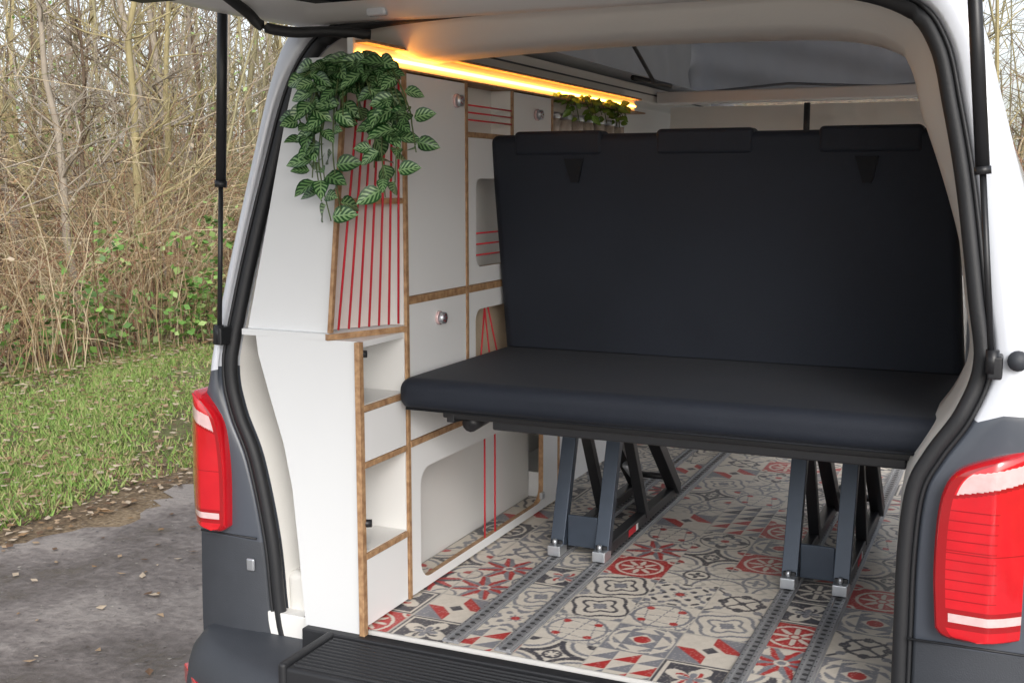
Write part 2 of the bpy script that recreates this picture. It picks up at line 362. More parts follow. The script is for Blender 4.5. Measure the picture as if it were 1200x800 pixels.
# ---------------------------------------------------------------- floor with patchwork tiles
def make_floor(name,x0,x1,y0,y1,z,step=.0028,T=.150):
    nx=int((x1-x0)/step)+1; ny=int((y1-y0)/step)+1
    X,Y=np.meshgrid(np.linspace(x0,x1,nx),np.linspace(y0,y1,ny))
    U=(X+2)/T; W=(Y+2)/T; iu=np.floor(U).astype(int); iw=np.floor(W).astype(int)
    p=(U-iu)*2-1; q=(W-iw)*2-1
    def h(a,b,s):
        v=np.sin(a*127.1+b*311.7+s*74.7)*43758.5453; return v-np.floor(v)
    typ=np.floor(h(iu,iw,1)*13).astype(int); pal=h(iu,iw,3)
    r=np.hypot(p,q); th=np.arctan2(q,p); ap=np.abs(p); aq=np.abs(q); mx=np.maximum(ap,aq)
    K=np.zeros(X.shape,int)
    def put(t,layers):
        m0=typ==t; k=np.zeros(X.shape,int)
        for cond,c in layers: k=np.where(cond,c,k)
        K[m0]=k[m0]
    corner=np.hypot(1-ap,1-aq)
    put(0,[(r<.92,1),(r<.86,0),(r<.80*np.abs(np.cos(2*th))+.05,1),(r<.55*np.abs(np.cos(2*th)),0),(r<.7*np.abs(np.sin(2*th)),3),(r<.45*np.abs(np.sin(2*th)),0),(r<.16,2),(corner<.34,1),(corner<.22,0)])
    put(1,[(mx<2,2),((np.abs(r-.78)<.05),0),((r<.68*(.6+.4*np.cos(8*th)))&(r>.2),0),(r<.12,0),((corner<.3)&(corner>.2),0)])
    put(2,[((p*q>0),3),((ap+aq)<1,0),((ap+aq<1)&(p*q>0),2),((ap+aq)<.45,0),((ap+aq)<.25,1)])
    tri=(np.floor((p+1)*1.5)+np.floor((q+1)*1.5))%2; fp=((p+1)*1.5)%1; fq=((q+1)*1.5)%1
    put(3,[(fp>fq,2),((fp>fq)&(tri==0),3),((fp<=fq)&(tri==1),0)])
    star=r*(1+.38*np.cos(8*th))
    put(4,[(star<.78,2),((star<.78)&(np.sin(8*th)>0),1),(r<.22,0),(r<.13,1),((corner<.45)&(corner>.36),3)])
    put(5,[(mx<2,0),((np.abs(np.sin(p*6.28)-q)<.09)|(np.abs(np.sin(q*6.28)-p)<.09),1),((np.abs(r-.88)<.05),3),((np.hypot(ap-.5,aq-.5)<.13),2)])
    put(6,[((np.abs(corner-1.0)<.09),1),((np.abs(corner-.72)<.06),3),(r<.30,1),(r<.22*(.7+.3*np.cos(6*th)),0),(corner<.3,2)])
    put(7,[(mx<2,0),(np.sin(5*r*3.14+2*np.sin(4*th))>.55,1),((r<.22),3),(corner<.28,3)])
    put(8,[(mx<2,0),((np.abs(ap-aq)<.07),1),((np.abs(r-.6)<.06),1),((np.hypot(ap-.6,aq)<.17),1),((np.hypot(ap,aq-.6)<.17),1),((np.hypot(ap-.62,aq-.62)<.14),3),(r<.15,1)])
    put(9,[(mx<2,1),((mx<.9)&(mx>.82),0),((r<.75*np.abs(np.cos(2*th+.78))+.08),0),((r<.5*np.abs(np.cos(2*th+.78))),2),((r<.55*np.abs(np.cos(2*th))),0),((r<.38*np.abs(np.cos(2*th))),3)])
    put(10,[(mx<2,0),((np.sin(13*ap)*np.sin(13*aq)+.6*np.sin(9*r+3*np.cos(4*th))>.55),3),((np.sin(15*r)+.7*np.cos(8*th)>1.1),1),(r<.14,2)])
    put(11,[(mx<2,0),((np.sin(10*ap+3*np.sin(6*aq))>.75),4),((np.abs(corner-.9)<.05),3),((np.abs(r-.42)<.05),1),(r<.3*np.abs(np.cos(2*th)),1),(corner<.2,1)])
    put(12,[(mx<2,3),(((ap%.5)+(aq%.5))<.42,0),((np.abs(r-.9)<.05),0),(r<.25,2)])
    K=np.where((K==1)&(pal<.30)&(typ!=9),3,K)
    K=np.where((K==2)&(pal>.80),1,K)
    K=np.where(mx>.975,4,K)
    C=np.array([[.64,.59,.515],[.075,.073,.085],[.44,.04,.038],[.22,.225,.25],[.48,.455,.41]])
    col=C[K]
    w=(np.sin(X*83+Y*31)*np.sin(Y*97-X*41)+np.sin(X*213)*np.sin(Y*187))*.5
    nz=rng.random(X.shape)
    col=col*(1+.05*w[...,None]+.08*(nz[...,None]-.5))
    fade=np.where((nz>.92)[...,None],.6*col+.4*C[0],col); col=np.clip(fade,0,1)
    co=np.stack([X,Y,np.full(X.shape,z)],-1).reshape(-1,3).astype(np.float32)
    nv=len(co); idx=np.arange(nv).reshape(ny,nx)
    f=np.stack([idx[:-1,:-1],idx[:-1,1:],idx[1:,1:],idx[1:,:-1]],-1).reshape(-1,4)
    me=bpy.data.meshes.new(name); me.vertices.add(nv); me.vertices.foreach_set('co',co.ravel())
    me.loops.add(f.size); me.loops.foreach_set('vertex_index',f.ravel().astype(np.int32))
    me.polygons.add(len(f)); me.polygons.foreach_set('loop_start',(np.arange(len(f))*4).astype(np.int32))
    me.update(calc_edges=True)
    a=me.color_attributes.new('Col','FLOAT_COLOR','POINT')
    a.data.foreach_set('color',np.concatenate([col.reshape(-1,3),np.ones((nv,1))],1).astype(np.float32).ravel())
    m=mat('patchwork_vinyl',(.5,.5,.5),.42,bump=.08,bscale=120); nt=m.node_tree
    at=nt.nodes.new('ShaderNodeAttribute'); at.attribute_name='Col'; nt.links.new(at.outputs['Color'],nt.nodes['Principled BSDF'].inputs['Base Color'])
    me.materials.append(m)
    o=bpy.data.objects.new(name,me); COL.objects.link(o); return o
make_floor('patterned_vinyl_floor',-.57,.69,-.015,2.55,.62)
for x in(-.196,-.072,.409,.531):
    e=empty('seat_rail')
    box('rail_base',(x-.020,-.012,.6205),(x+.020,2.12,.6255),M_alu,e,.0015)
    for s in(-1,1): box('rail_lip',(x+s*.0125-.0045,-.012,.6245),(x+s*.0125+.0045,2.12,.6300),M_alu,e,.0015)
    V=[];F=[]
    y=.0
    while y<2.1:
        b=len(V)
        for k in range(10):
            a=2*math.pi*k/10; V.append((x+.0062*math.cos(a),y+.0062*math.sin(a),.6262))
        F.append(tuple(range(b,b+10)));
        for s in(-1,1):
            b=len(V)
            for k in range(8):
                a=2*math.pi*k/8; V.append((x+s*.0125+.0022*math.cos(a),y+.0125+.0022*math.sin(a),.6304))
            F.append(tuple(range(b,b+8)))
        y+=.025
    mesh('rail_holes',V,F,M_hole,e)
# ---------------------------------------------------------------- bench seat
bs=empty('bench_seat')
box('seat_cushion',(-.395,.115,1.090),(.805,.70,1.164),M_fab,bs,.030,6)
bk=box('backrest',(-.385,.69,1.13),(.775,.80,1.722),M_fab,bs,.025,6)
for v in bk.data.vertices:
    if v.co.z>1.5: v.co.y-=.055; v.co.x=v.co.x-(.025 if v.co.x<0 else .045)
tube('cushion_seam',[(-.37,.118,1.096),(.79,.118,1.096)],.003,M_fab2,bs)
tube('crease',[(-.37,.69,1.155),(.78,.69,1.155)],.010,M_fab2,bs)
for x0,x1 in((-.335,-.095),(.045,.285),(.435,.665)):
    box('headrest',(x0,.634,1.668),(x1,.70,1.730),M_fab,bs,.012,4)
for x in(-.17,.545):
    mesh('belt_loop',[(x-.026,.648,1.66),(x+.026,.648,1.66),(x+.012,.648,1.60),(x-.008,.648,1.60),(x-.026,.636,1.66),(x+.026,.636,1.66),(x+.012,.639,1.60),(x-.008,.639,1.60)],[(4,5,6,7),(0,4,7,3),(1,2,6,5),(3,7,6,2)],M_fab2,bs)
box('seat_pan',(-.30,.16,1.072),(.74,.70,1.089),M_black,bs,.004)
box('front_crossbar',(-.18,.17,1.052),(.70,.20,1.078),M_black,bs,.004)
beam('left_side_frame',(-.28,.16,1.078),(-.22,.70,1.05),.02,.03,M_black,bs)
tube('recliner_knob',[(-.25,.28,1.06),(-.25,.20,1.055)],.02,M_black,bs)
for xa,xb in((-.196,-.072),(.409,.531)):
    for x in(xa,xb):
        beam('front_leg',(x,.615,.655),(x,.74,1.06),.038,.026,M_steel,bs)
        beam('rear_brace',(x+.01,1.25,.665),(x+.01,.80,1.065),.036,.036,M_black,bs)
        beam('inner_brace',(x+.004,.95,.66),(x+.004,.74,1.04),.028,.026,M_black,bs)
        box('lower_bar',(x-.016,.60,.640),(x+.016,1.30,.670),M_black,bs,.003)
        box('foot_bracket',(x-.018,.580,.632),(x+.018,.632,.660),M_zinc,bs,.003)
        tube('foot_bolt',[(x,.59,.66),(x,.59,.676)],.006,M_zinc,bs,6)
        tube('foot_bolt',[(x,1.27,.66),(x,1.27,.695)],.009,M_zinc,bs,6)
        tube('pivot',[(x-.03,.72,1.03),(x+.03,.72,1.03)],.012,M_black,bs)
    box('front_plate',(xa+.020,.628,.65),(xb-.020,.636,.735),M_steel,bs,.003)
    box('top_plate',(xa-.03,.66,1.045),(xb+.05,1.0,1.073),M_black,bs,.003)
    tube('rear_crossbar',[(xa,1.24,.70),(xb+.01,1.24,.70)],.01,M_black,bs)
    tube('coil',[(xb-.05,1.1,.70),(xb-.05,.95,.80)],.012,M_zinc,bs)
    box('warning_label',(xb+.0162,.78,.645),(xb+.0172,.84,.663),M_red,bs,0)
    box('label_white',(xb+.0162,.845,.645),(xb+.0172,.86,.663),M_lam,bs,0)
# ---------------------------------------------------------------- cabinets
cb=empty('camper_cabinet')
XF=-.40
def fp(name,y0,y1,z0,z1,holes=(),th=.015,x=XF,mats=None):
    return panel(name,[[(y0,z0),(y1,z0),(y1,z1),(y0,z1)]]+list(holes),(x,0,0),(0,1,0),(0,0,1),th,mats or [M_lam,M_ply],cb)
panel('lower_end_panel',[[(-.412,.605),(-.412,1.262),(-.672,1.262),(-.667,1.22),(-.640,1.13),(-.605,1.02),(-.585,.92),(-.572,.78),(-.563,.66),(-.558,.605)]],(0,-.015,0),(1,0,0),(0,0,1),-.015,[M_lam_dim,M_lam_dim],cb)
panel('upper_end_panel',[[(-.487,1.272),(-.437,1.82),(-.435,1.862),(-.54,1.862),(-.565,1.82),(-.59,1.74),(-.650,1.50),(-.708,1.272)]],(0,.004,0),(1,0,0),(0,0,1),-.015,[M_lam_dim,M_lam_dim],cb)
box('end_edge_ply',(-.411,-.032,.607),(-.398,-.015,1.262),M_ply,cb,.001)
Y1=.175;Y2=.485;Y3=.77
box('tower_back',(-.555,-.014,.625),(-.54,Y1,1.262),M_lam2,cb,0)
box('tower_side_ply',(-.595,Y1,.622),(-.3975,Y1+.013,1.845),M_ply,cb,.001)
box('tower_inner_side',(-.594,Y1-.004,.63),(-.404,Y1-.0005,1.26),M_lam2,cb,0)
box('cupboard_inner_side',(-.594,Y1-.004,1.277),(-.404,Y1-.0005,1.84),M_lam2,cb,0)
for z in(1.115,.99,.785): box('tower_shelf',(-.54,-.0145,z-.0065),(-.3975,Y1-.005,z+.0065),M_ply,cb,.001)
for z in(1.115,.785): box('shelf_top',(-.54,-.014,z+.0067),(-.404,Y1-.006,z+.0085),M_lam2,cb,0)
fp('drawer_front',-.0135,Y1-.006,.998,1.107); fp('drawer_front',-.0135,Y1-.006,.626,.777)
box('tower_top',(-.54,-.0145,1.2485),(-.404,Y1-.005,1.2615),M_lam,cb,.001)
tube('hook_knob',[(-.41,-.016,1.235),(-.395,-.005,1.235)],.008,M_black,cb); tube('hook_knob',[(-.41,-.016,.86),(-.39,-.005,.86)],.009,M_black,cb)
mesh('corner_shelf',[(-.712,-.02,1.262),(-.487,-.025,1.262),(-.478,-.03,1.262),(-.3965,.175,1.262),(-.712,.175,1.262)]+[(-.712,-.02,1.2755),(-.487,-.025,1.2755),(-.478,-.03,1.2755),(-.3965,.175,1.2755),(-.712,.175,1.2755)],
     [(0,4,3,2,1),(5,6,7,8,9),(1,2,7,6),(2,3,8,7),(0,1,6,5),(3,4,9,8)],[M_ply,M_lam_dim],cb,[1,1,0,0,1,0])
A0=Vector((-.480,-.016,1.277));A1=Vector((-.432,-.010,1.84));B0=Vector((-.402,.172,1.277));B1=Vector((-.402,.172,1.84))
beam('slanted_edge',A0,A1,.009,.012,M_ply,cb,.001)
def lp(s,t): return (A0.lerp(B0,s)).lerp(A1.lerp(B1,s),t)
off=Vector((-.045,.022,0))
mesh('cupboard_back',[A0+off,B0+off*.6,B1+off*.6,A1+off],[(0,1,2,3)],mat('pink_white_lining',(.70,.63,.60),.6,var=.05),cb)
p=[lp(.0,.49),lp(1,.49)]
mesh('cupboard_mid_shelf',[p[0],p[1],p[1]+off*.6,p[0]+off]+[q+Vector((0,0,.013)) for q in(p[0],p[1],p[1]+off*.6,p[0]+off)],[(3,2,1,0),(4,5,6,7),(0,1,5,4)],M_ply,cb)
for i in range(7):
    s=.10+i*.135
    a=lp(s,0.01)+Vector((.003,-.004,0)); b=lp(min(.98,s*.85+.17),.99)+Vector((.003,-.004,0))
    tube('cord',[a,b],.0026,M_red,cb,6)
fp('tall_door',Y1+.0145,Y2-.001,1.342,1.842,mats=[M_lam,M_ply]); fp('middle_door',Y1+.0145,Y2-.001,1.004,1.322)
box('rail_mid',(-.50,Y1+.013,1.3225),(-.3975,Y2+.30,1.3405),M_ply,cb,.001)
box('rail_low',(-.50,Y1+.013,.9875),(-.3965,1.02,1.0025),M_ply,cb,.001)
box('divider_ply',(-.60,Y2,.99),(-.3970,Y2+.012,1.845),M_ply,cb,.001)
box('divider_face',(-.599,Y2+.0122,1.72),(-.40,Y2+.0135,1.84),M_lam2,cb,0)
def knob(y,z):
    tube('knob_base',[(XF+.000,y,z),(XF+.006,y,z)],.0165,M_clr,cb,20)
    tube('knob',[(XF+.006,y,z),(XF+.018,y,z)],.014,M_zinc,cb,20)
    for k in range(5):
        a=k*1.256; tube('knob_dot',[(XF+.018,y+.008*math.cos(a),z+.008*math.sin(a)),(XF+.0187,y+.008*math.cos(a),z+.008*math.sin(a))],.0022,M_redd,cb,6)
knob(.435,1.797); knob(.335,1.277); knob(.94,1.79)
fp('window_panel',Y2+.013,.90,1.342,1.712,[rrect(.545,.80,1.385,1.610,.025)])
fp('window_panel_low',Y2+.013,1.00,1.004,1.322,[rrect(.540,.83,1.02,1.275,.03)])
box('shelf_hi',(-.60,Y2+.014,1.7125),(-.3972,1.06,1.7255),M_ply,cb,.001)
box('upright_hi',(-.60,.765,1.7260),(-.3974,.778,1.845),M_ply,cb,.001)
box('upright_face',(-.599,.7632,1.727),(-.402,.7648,1.844),M_lam2,cb,0)
fp('drawer_hi',.779,1.05,1.727,1.842)
box('upright_hi2',(-.60,1.051,1.7260),(-.3974,1.063,1.845),M_ply,cb,.001)
box('niche_back',(-.505,Y2+.014,1.34),(-.49,1.9,1.71),M_lam2,cb,0)
box('niche_back_hi',(-.475,Y2+.014,1.727),(-.46,1.9,1.845),M_lam2,cb,0)
box('niche_back_low',(-.475,Y2+.014,1.003),(-.46,1.0,1.32),M_beige,cb,0)
box('spice_shelf',(-.60,1.064,1.7125),(-.3974,1.95,1.7255),M_ply,cb,.001)
for k in range(3): tube('cord',[(XF+.001,.50,1.755+k*.018),(XF+.001,.765,1.755+k*.018)],.0022,M_red,cb,6)
for k in range(3): tube('cord',[(XF-.003,.54,1.415+k*.028),(XF-.003,.81,1.415+k*.028)],.0022,M_red,cb,6)
for a,b in(((.555,1.02),(.60,1.275)),((.62,1.275),(.70,1.10)),((.60,1.275),(.66,1.02))): tube('cord',[(XF-.003,*a),(XF-.003,*b)],.0022,M_red,cb,6)
for k in range(7):
    y=1.12+k*.1; e=empty('spice_jar',parent=cb)
    tube('glass',[(-.43,y,1.726),(-.43,y,1.79)],.028,M_gl,e,16); tube('lid',[(-.43,y,1.79),(-.43,y,1.808)],.030,M_zinc,e,16)
fp('large_lower_panel',Y1+.0145,1.115,.626,.987,[rrect(.235,1.0,.650,.925,.045,8)])
box('lower_post',(-.44,1.116,.622),(-.3970,1.128,1.3),M_ply,cb,.001)
box('lower_back',(-.515,Y1+.014,.6215),(-.50,1.12,.987),M_lam2,cb,0)
fp('kitchen_front',1.13,2.0,.70,1.72)
box('kitchen_plinth',(-.60,1.13,.621),(-.44,2.0,.70),M_lam,cb,0)
for y in(.60,.665): tube('cord',[(XF-.004,y,.64),(XF-.004,y,.975)],.0025,M_red,cb,6)
box('latch',(-.402,.975,.66),(-.392,.995,.68),M_zinc,cb,.002)
box('cabinet_top',(-.53,.02,1.8455),(-.3972,1.95,1.8505),M_ply,cb,.001)
box('led_backboard',(-.452,.03,1.8510),(-.438,1.95,1.904),M_lam,cb,0)
led=empty('led_light_strip')
box('diffuser',(-.4375,.04,1.8700),(-.431,1.94,1.8765),M_led,led,0)
box('strip_profile',(-.4375,.04,1.894),(-.408,1.94,1.900),M_ply,led,0)
box('seat_plinth',(-.02,2.02,.621),(.62,2.30,.99),M_lam,empty('front_seat_base'),.006)
box('bulkhead',(-.57,2.56,.55),(.70,2.575,1.25),M_lam2,van,0)
# ---------------------------------------------------------------- plants
def leafmat(name,dark,light):
    m=mat(name,dark,.4,coat=.15);nt=m.node_tree;N=nt.nodes;L=nt.links;p=N['Principled BSDF']
    uv=N.new('ShaderNodeUVMap');uv.uv_map='UVMap';sp=N.new('ShaderNodeSeparateXYZ');L.new(uv.outputs[0],sp.inputs[0])
    def M(op,a,b=None):
        n=N.new('ShaderNodeMath');n.operation=op
        for i,x in enumerate((a,b)):
            if x is None: continue
            if isinstance(x,(int,float)): n.inputs[i].default_value=x
            else: L.new(x,n.inputs[i])
        return n.outputs[0]
    av=M('ABSOLUTE',M('SUBTRACT',sp.outputs[1],.5))
    s=M('SINE',M('MULTIPLY',M('SUBTRACT',sp.outputs[0],M('MULTIPLY',av,.7)),34))
    f=M('MULTIPLY',M('ADD',M('GREATER_THAN',s,.2),M('LESS_THAN',av,.04)),M('LESS_THAN',av,.40))
    f=M('MINIMUM',f,1.0)
    mx=N.new('ShaderNodeMix');mx.data_type='RGBA';mx.inputs['A'].default_value=(*dark,1);mx.inputs['B'].default_value=(*light,1)
    L.new(f,mx.inputs['Factor']);L.new(mx.outputs['Result'],p.inputs['Base Color']);return m
M_leafA=leafmat('watermelon_leaf',(.016,.080,.018),(.28,.44,.20)); M_leafB=leafmat('watermelon_leaf_dark',(.010,.050,.012),(.17,.30,.12))
M_stem=mat('plant_stem',(.09,.13,.04),.6)
def add_leaf(V,F,UV,pos,d,up,L,Wd,curl=.25):
    d=Vector(d).normalized(); up=Vector(up); s=d.cross(up)
    if s.length<1e-3: s=d.cross(Vector((1,0,.3)))
    s.normalize(); n=s.cross(d); b=len(V); K=7
    for i in range(K):
        t=i/(K-1); w=Wd*.5*(math.sin(math.pi*min(1,t*1.02+.0)**.8))**.75 if 0<t<1 else 0.0
        c=Vector(pos)+d*(L*t)-n*(curl*L*t*t)
        for k in(-1,-.5,0,.5,1):
            V.append(c+s*(w*k)+n*(abs(k)*w*.35)); UV.append((t,.5+.5*k))
    for i in range(K-1):
        for k in range(4): F.append((b+i*5+k,b+i*5+k+1,b+(i+1)*5+k+1,b+(i+1)*5+k))
def leafobj(name,V,F,UV,mats,mi,parent):
    o=mesh(name,V,F,mats,parent,mi,True); uvl=o.data.uv_layers.new(name='UVMap')
    li=np.empty(len(o.data.loops),np.int32); o.data.loops.foreach_get('vertex_index',li)
    uvl.data.foreach_set('uv',np.array(UV,np.float32)[li].ravel()); return o
hp_=empty('hanging_plant')
V=[];F=[];UV=[];mi=[];SV=[];SF=[]
rd=random.Random(3)
def strand(pts,n,L):
    P=catmull(pts,8); stem(SV,SF,[tuple(q) for q in P],.0022,.0014,5)
    for i in range(n):
        t=(i+.5)/n; q=P[min(len(P)-1,int(t*(len(P)-1)))]
        a=rd.uniform(0,6.28); dd=Vector((math.cos(a),math.sin(a)*.7-.25,rd.uniform(-.75,.2)))
        up=Vector((rd.uniform(-.5,.5)+.3,-1.0,.6+rd.uniform(-.4,.4)))
        l=L*rd.uniform(.7,1.2); add_leaf(V,F,UV,Vector(q)+dd*.006,dd,up,l,l*.68,rd.uniform(.1,.4)); mi.extend([rd.choice([0,0,1])]*24)
root=Vector((-.42,.0,1.84))
for k in range(38):
    x=rd.uniform(-.505,-.325); y=rd.uniform(-.05,.05); z=rd.uniform(1.72,1.85)
    strand([root+Vector((rd.uniform(-.05,.05),-.02,0)),((x-.42)/2,(y)/2-.03,1.845),(x,y-.04,z)],5,.050)
for (x,zb,n) in((-.455,1.52,22),(-.43,1.54,13),(-.50,1.61,12),(-.515,1.68,8),(-.315,1.57,15),(-.285,1.60,17),(-.255,1.66,13),(-.335,1.63,10),(-.45,1.60,10),(-.30,1.70,10),(-.475,1.56,12),(-.27,1.74,8)):
    xr=-.42+(x+.42)*.7
    strand([root+Vector(((xr+.42)*.3,0,0)),(xr,-.05,1.835),(x,-.06,1.75),(x+rd.uniform(-.02,.02),-.055,(1.76+zb)/2),(x+rd.uniform(-.015,.015),-.05,zb)],n,.051)
leafobj('leaves',V,F,UV,[M_leafA,M_leafB],mi,hp_); mesh('stems',SV,SF,M_stem,hp_,smooth=True)
sp_=empty('trailing_plant'); V=[];F=[];UV=[];mi=[];SV=[];SF=[]
M_ivy=leafmat('ivy_leaf',(.12,.24,.03),(.24,.38,.07))
for k in range(20):
    y=rd.uniform(1.15,1.75); strand([(-.42,y,1.856),(-.40,y+.03,1.86),(-.385,y+rd.uniform(-.05,.08),rd.uniform(1.78,1.85))],6,.030)
leafobj('leaves',V,F,UV,[M_ivy,M_ivy],mi,sp_); mesh('stems',SV,SF,M_stem,sp_,smooth=True)
# ---------------------------------------------------------------- ground, road
def noisemat(name,stops,scale,rough=.9,bump=.5,bdist=.02,scale2=60,mixf=.5,roughvar=False):
    m=mat(name,(.1,.1,.1),rough);nt=m.node_tree;N=nt.nodes;L=nt.links;p=N['Principled BSDF']
    tc=N.new('ShaderNodeTexCoord');n=N.new('ShaderNodeTexNoise');n.inputs['Scale'].default_value=scale;n.inputs['Detail'].default_value=10;n.inputs['Roughness'].default_value=.62
    n2=N.new('ShaderNodeTexNoise');n2.inputs['Scale'].default_value=scale2;n2.inputs['Detail'].default_value=6
    L.new(tc.outputs['Object'],n.inputs['Vector']);L.new(tc.outputs['Object'],n2.inputs['Vector'])
    ad=N.new('ShaderNodeMath');ad.operation='MULTIPLY_ADD';ad.inputs[1].default_value=1-mixf;L.new(n2.outputs['Fac'],ad.inputs[0])
    ml=N.new('ShaderNodeMath');ml.operation='MULTIPLY';ml.inputs[1].default_value=mixf;L.new(n.outputs['Fac'],ml.inputs[0]);L.new(ml.outputs[0],ad.inputs[2])
    r=N.new('ShaderNodeValToRGB');r.color_ramp.elements[0].position=stops[0][0];r.color_ramp.elements[0].color=(*stops[0][1],1)
    r.color_ramp.elements[1].position=stops[-1][0];r.color_ramp.elements[1].color=(*stops[-1][1],1)
    for s in stops[1:-1]: e=r.color_ramp.elements.new(s[0]);e.color=(*s[1],1)
    L.new(ad.outputs[0],r.inputs[0]);L.new(r.outputs[0],p.inputs['Base Color'])
    if roughvar:
        mr=N.new('ShaderNodeMapRange');mr.inputs['From Min'].default_value=.38;mr.inputs['From Max'].default_value=.52;mr.inputs['To Min'].default_value=.3;mr.inputs['To Max'].default_value=.85
        L.new(n.outputs['Fac'],mr.inputs['Value']);L.new(mr.outputs[0],p.inputs['Roughness'])
    b=N.new('ShaderNodeBump');b.inputs['Strength'].default_value=bump;b.inputs['Distance'].default_value=bdist;L.new(ad.outputs[0],b.inputs['Height']);L.new(b.outputs[0],p.inputs['Normal'])
    return m
M_ground=noisemat('leaf_litter_soil',[(.38,(.07,.045,.028)),(.5,(.17,.12,.07)),(.62,(.32,.24,.15))],2.2,bump=.9,scale2=45)
M_verge=noisemat('grassy_verge',[(.40,(.10,.075,.045)),(.48,(.13,.115,.05)),(.58,(.15,.20,.06))],1.2,bump=.8,scale2=30)
M_road=noisemat('dirt_road',[(.40,(.10,.084,.076)),(.46,(.145,.125,.116)),(.52,(.205,.180,.168)),(.58,(.29,.26,.24))],1.4,rough=.85,bump=.7,bdist=.06,scale2=26,mixf=.78,roughvar=True)
mesh('ground',[(-200,-200,-.01),(200,-200,-.01),(200,200,-.01),(-200,200,-.01)],[(0,1,2,3)],M_ground)
def strip(name,x0,x1,z,m,jit,y0=-40,y1=90,n=900,sd=1):
    q=random.Random(sd);V=[];F=[]
    for i in range(n+1):
        y=y0+(y1-y0)*i/n; j0=jit*(math.sin(y*1.7+sd)+.6*math.sin(y*4.1)+q.uniform(-.7,.7)); j1=jit*(math.sin(y*1.3+2)+.6*math.sin(y*3.7)+q.uniform(-.7,.7))
        V+=[(x0+j0,y,z),(x1+j1,y,z)]
    for i in range(n): F.append((2*i,2*i+1,2*i+3,2*i+2))
    return mesh(name,V,F,m)
strip('grass_verge',-6.6,6.6,-.005,M_verge,.25,y1=24); strip('muddy_verge_edge',-3.95,4.1,-.001,M_ground,.2,y1=24,sd=9); strip('road',-3.15,3.4,.004,M_road,.12,y1=24,sd=4)
def blades(name,x0,x1,y0,y1,n,mats,hmin=.02,hmax=.07,thr=-.1):
    x=rng.uniform(x0,x1,n);y=rng.uniform(y0,y1,n)
    edge=np.clip((x1-x)/1.0,0,1)
    keep=(np.sin(x*2.3+1)*np.sin(y*1.9)+np.sin(x*5.1+y*3.7)*.6+rng.uniform(-1.1,1.1,n))+edge*.9-.75>thr
    x=x[keep];y=y[keep];n=len(x);V=np.zeros((n,3,3))
    a=rng.uniform(0,6.28,n);w=rng.uniform(.003,.008,n);h=rng.uniform(hmin,hmax,n);lx=rng.normal(0,.6,n)*h;ly=rng.normal(0,.6,n)*h
    V[:,0]=np.stack([x-w*np.cos(a),y-w*np.sin(a),np.zeros(n)],1);V[:,1]=np.stack([x+w*np.cos(a),y+w*np.sin(a),np.zeros(n)],1);V[:,2]=np.stack([x+lx,y+ly,h],1)
    me=bpy.data.meshes.new(name);me.vertices.add(3*n);me.vertices.foreach_set('co',V.astype(np.float32).ravel());me.loops.add(3*n);me.loops.foreach_set('vertex_index',np.arange(3*n,dtype=np.int32))
    me.polygons.add(n);me.polygons.foreach_set('loop_start',np.arange(n,dtype=np.int32)*3);me.update(calc_edges=True)
    for m in mats: me.materials.append(m)
    me.polygons.foreach_set('material_index',rng.integers(0,len(mats),n).astype(np.int32))
    o=bpy.data.objects.new(name,me);COL.objects.link(o);return o
G=[mat('grass_a',(.13,.24,.045),.6),mat('grass_b',(.21,.34,.07),.6),mat('grass_c',(.28,.34,.11),.7),mat('straw',(.38,.31,.17),.8)]
blades('grass',-7.0,-3.35,0,13,230000,[G[0],G[1],G[1],G[2],G[2],G[3]],.02,.06)
def litter(name,x0,x1,y0,y1,n,mats,s0=.02,s1=.05,z=.012):
    V=[];F=[];mi=[]
    for i in range(n):
        x=rng.uniform(x0,x1);y=rng.uniform(y0,y1);a=rng.uniform(0,6.28);s=rng.uniform(s0,s1);b=len(V);t=rng.uniform(-.4,.4,4)*s
        for k,(u,v) in enumerate(((-1,0),(0,-.6),(1,0),(0,.6))): V.append((x+s*(u*math.cos(a)-v*math.sin(a)),y+s*(u*math.sin(a)+v*math.cos(a)),z+abs(t[k])))
        F.append((b,b+1,b+2,b+3));mi.append(int(rng.integers(0,len(mats))))
    return mesh(name,V,F,mats,None,mi)
Lm=[mat('dead_leaf_a',(.26,.16,.08),.8),mat('dead_leaf_b',(.38,.27,.17),.8),mat('dead_leaf_c',(.14,.08,.045),.8),mat('dead_leaf_d',(.48,.39,.29),.8)]
litter('fallen_leaves',-6.8,-3.6,0,12,5000,Lm,.015,.035,.03); litter('fallen_leaves',-4.0,-3.1,0,9,2600,Lm,.012,.030,.012); litter('fallen_leaves',-3.4,-1.5,0,7,350,Lm,.010,.024,.010); litter('fallen_leaves',-9.5,-6.2,0,13,8000,Lm,.02,.05,.03)
litter('gravel',-3.6,-1.0,-.5,6,4000,[mat('stone_a',(.20,.19,.18),.9),mat('stone_b',(.12,.11,.11),.9),mat('stone_c',(.30,.28,.25),.9)],.003,.009,.005)
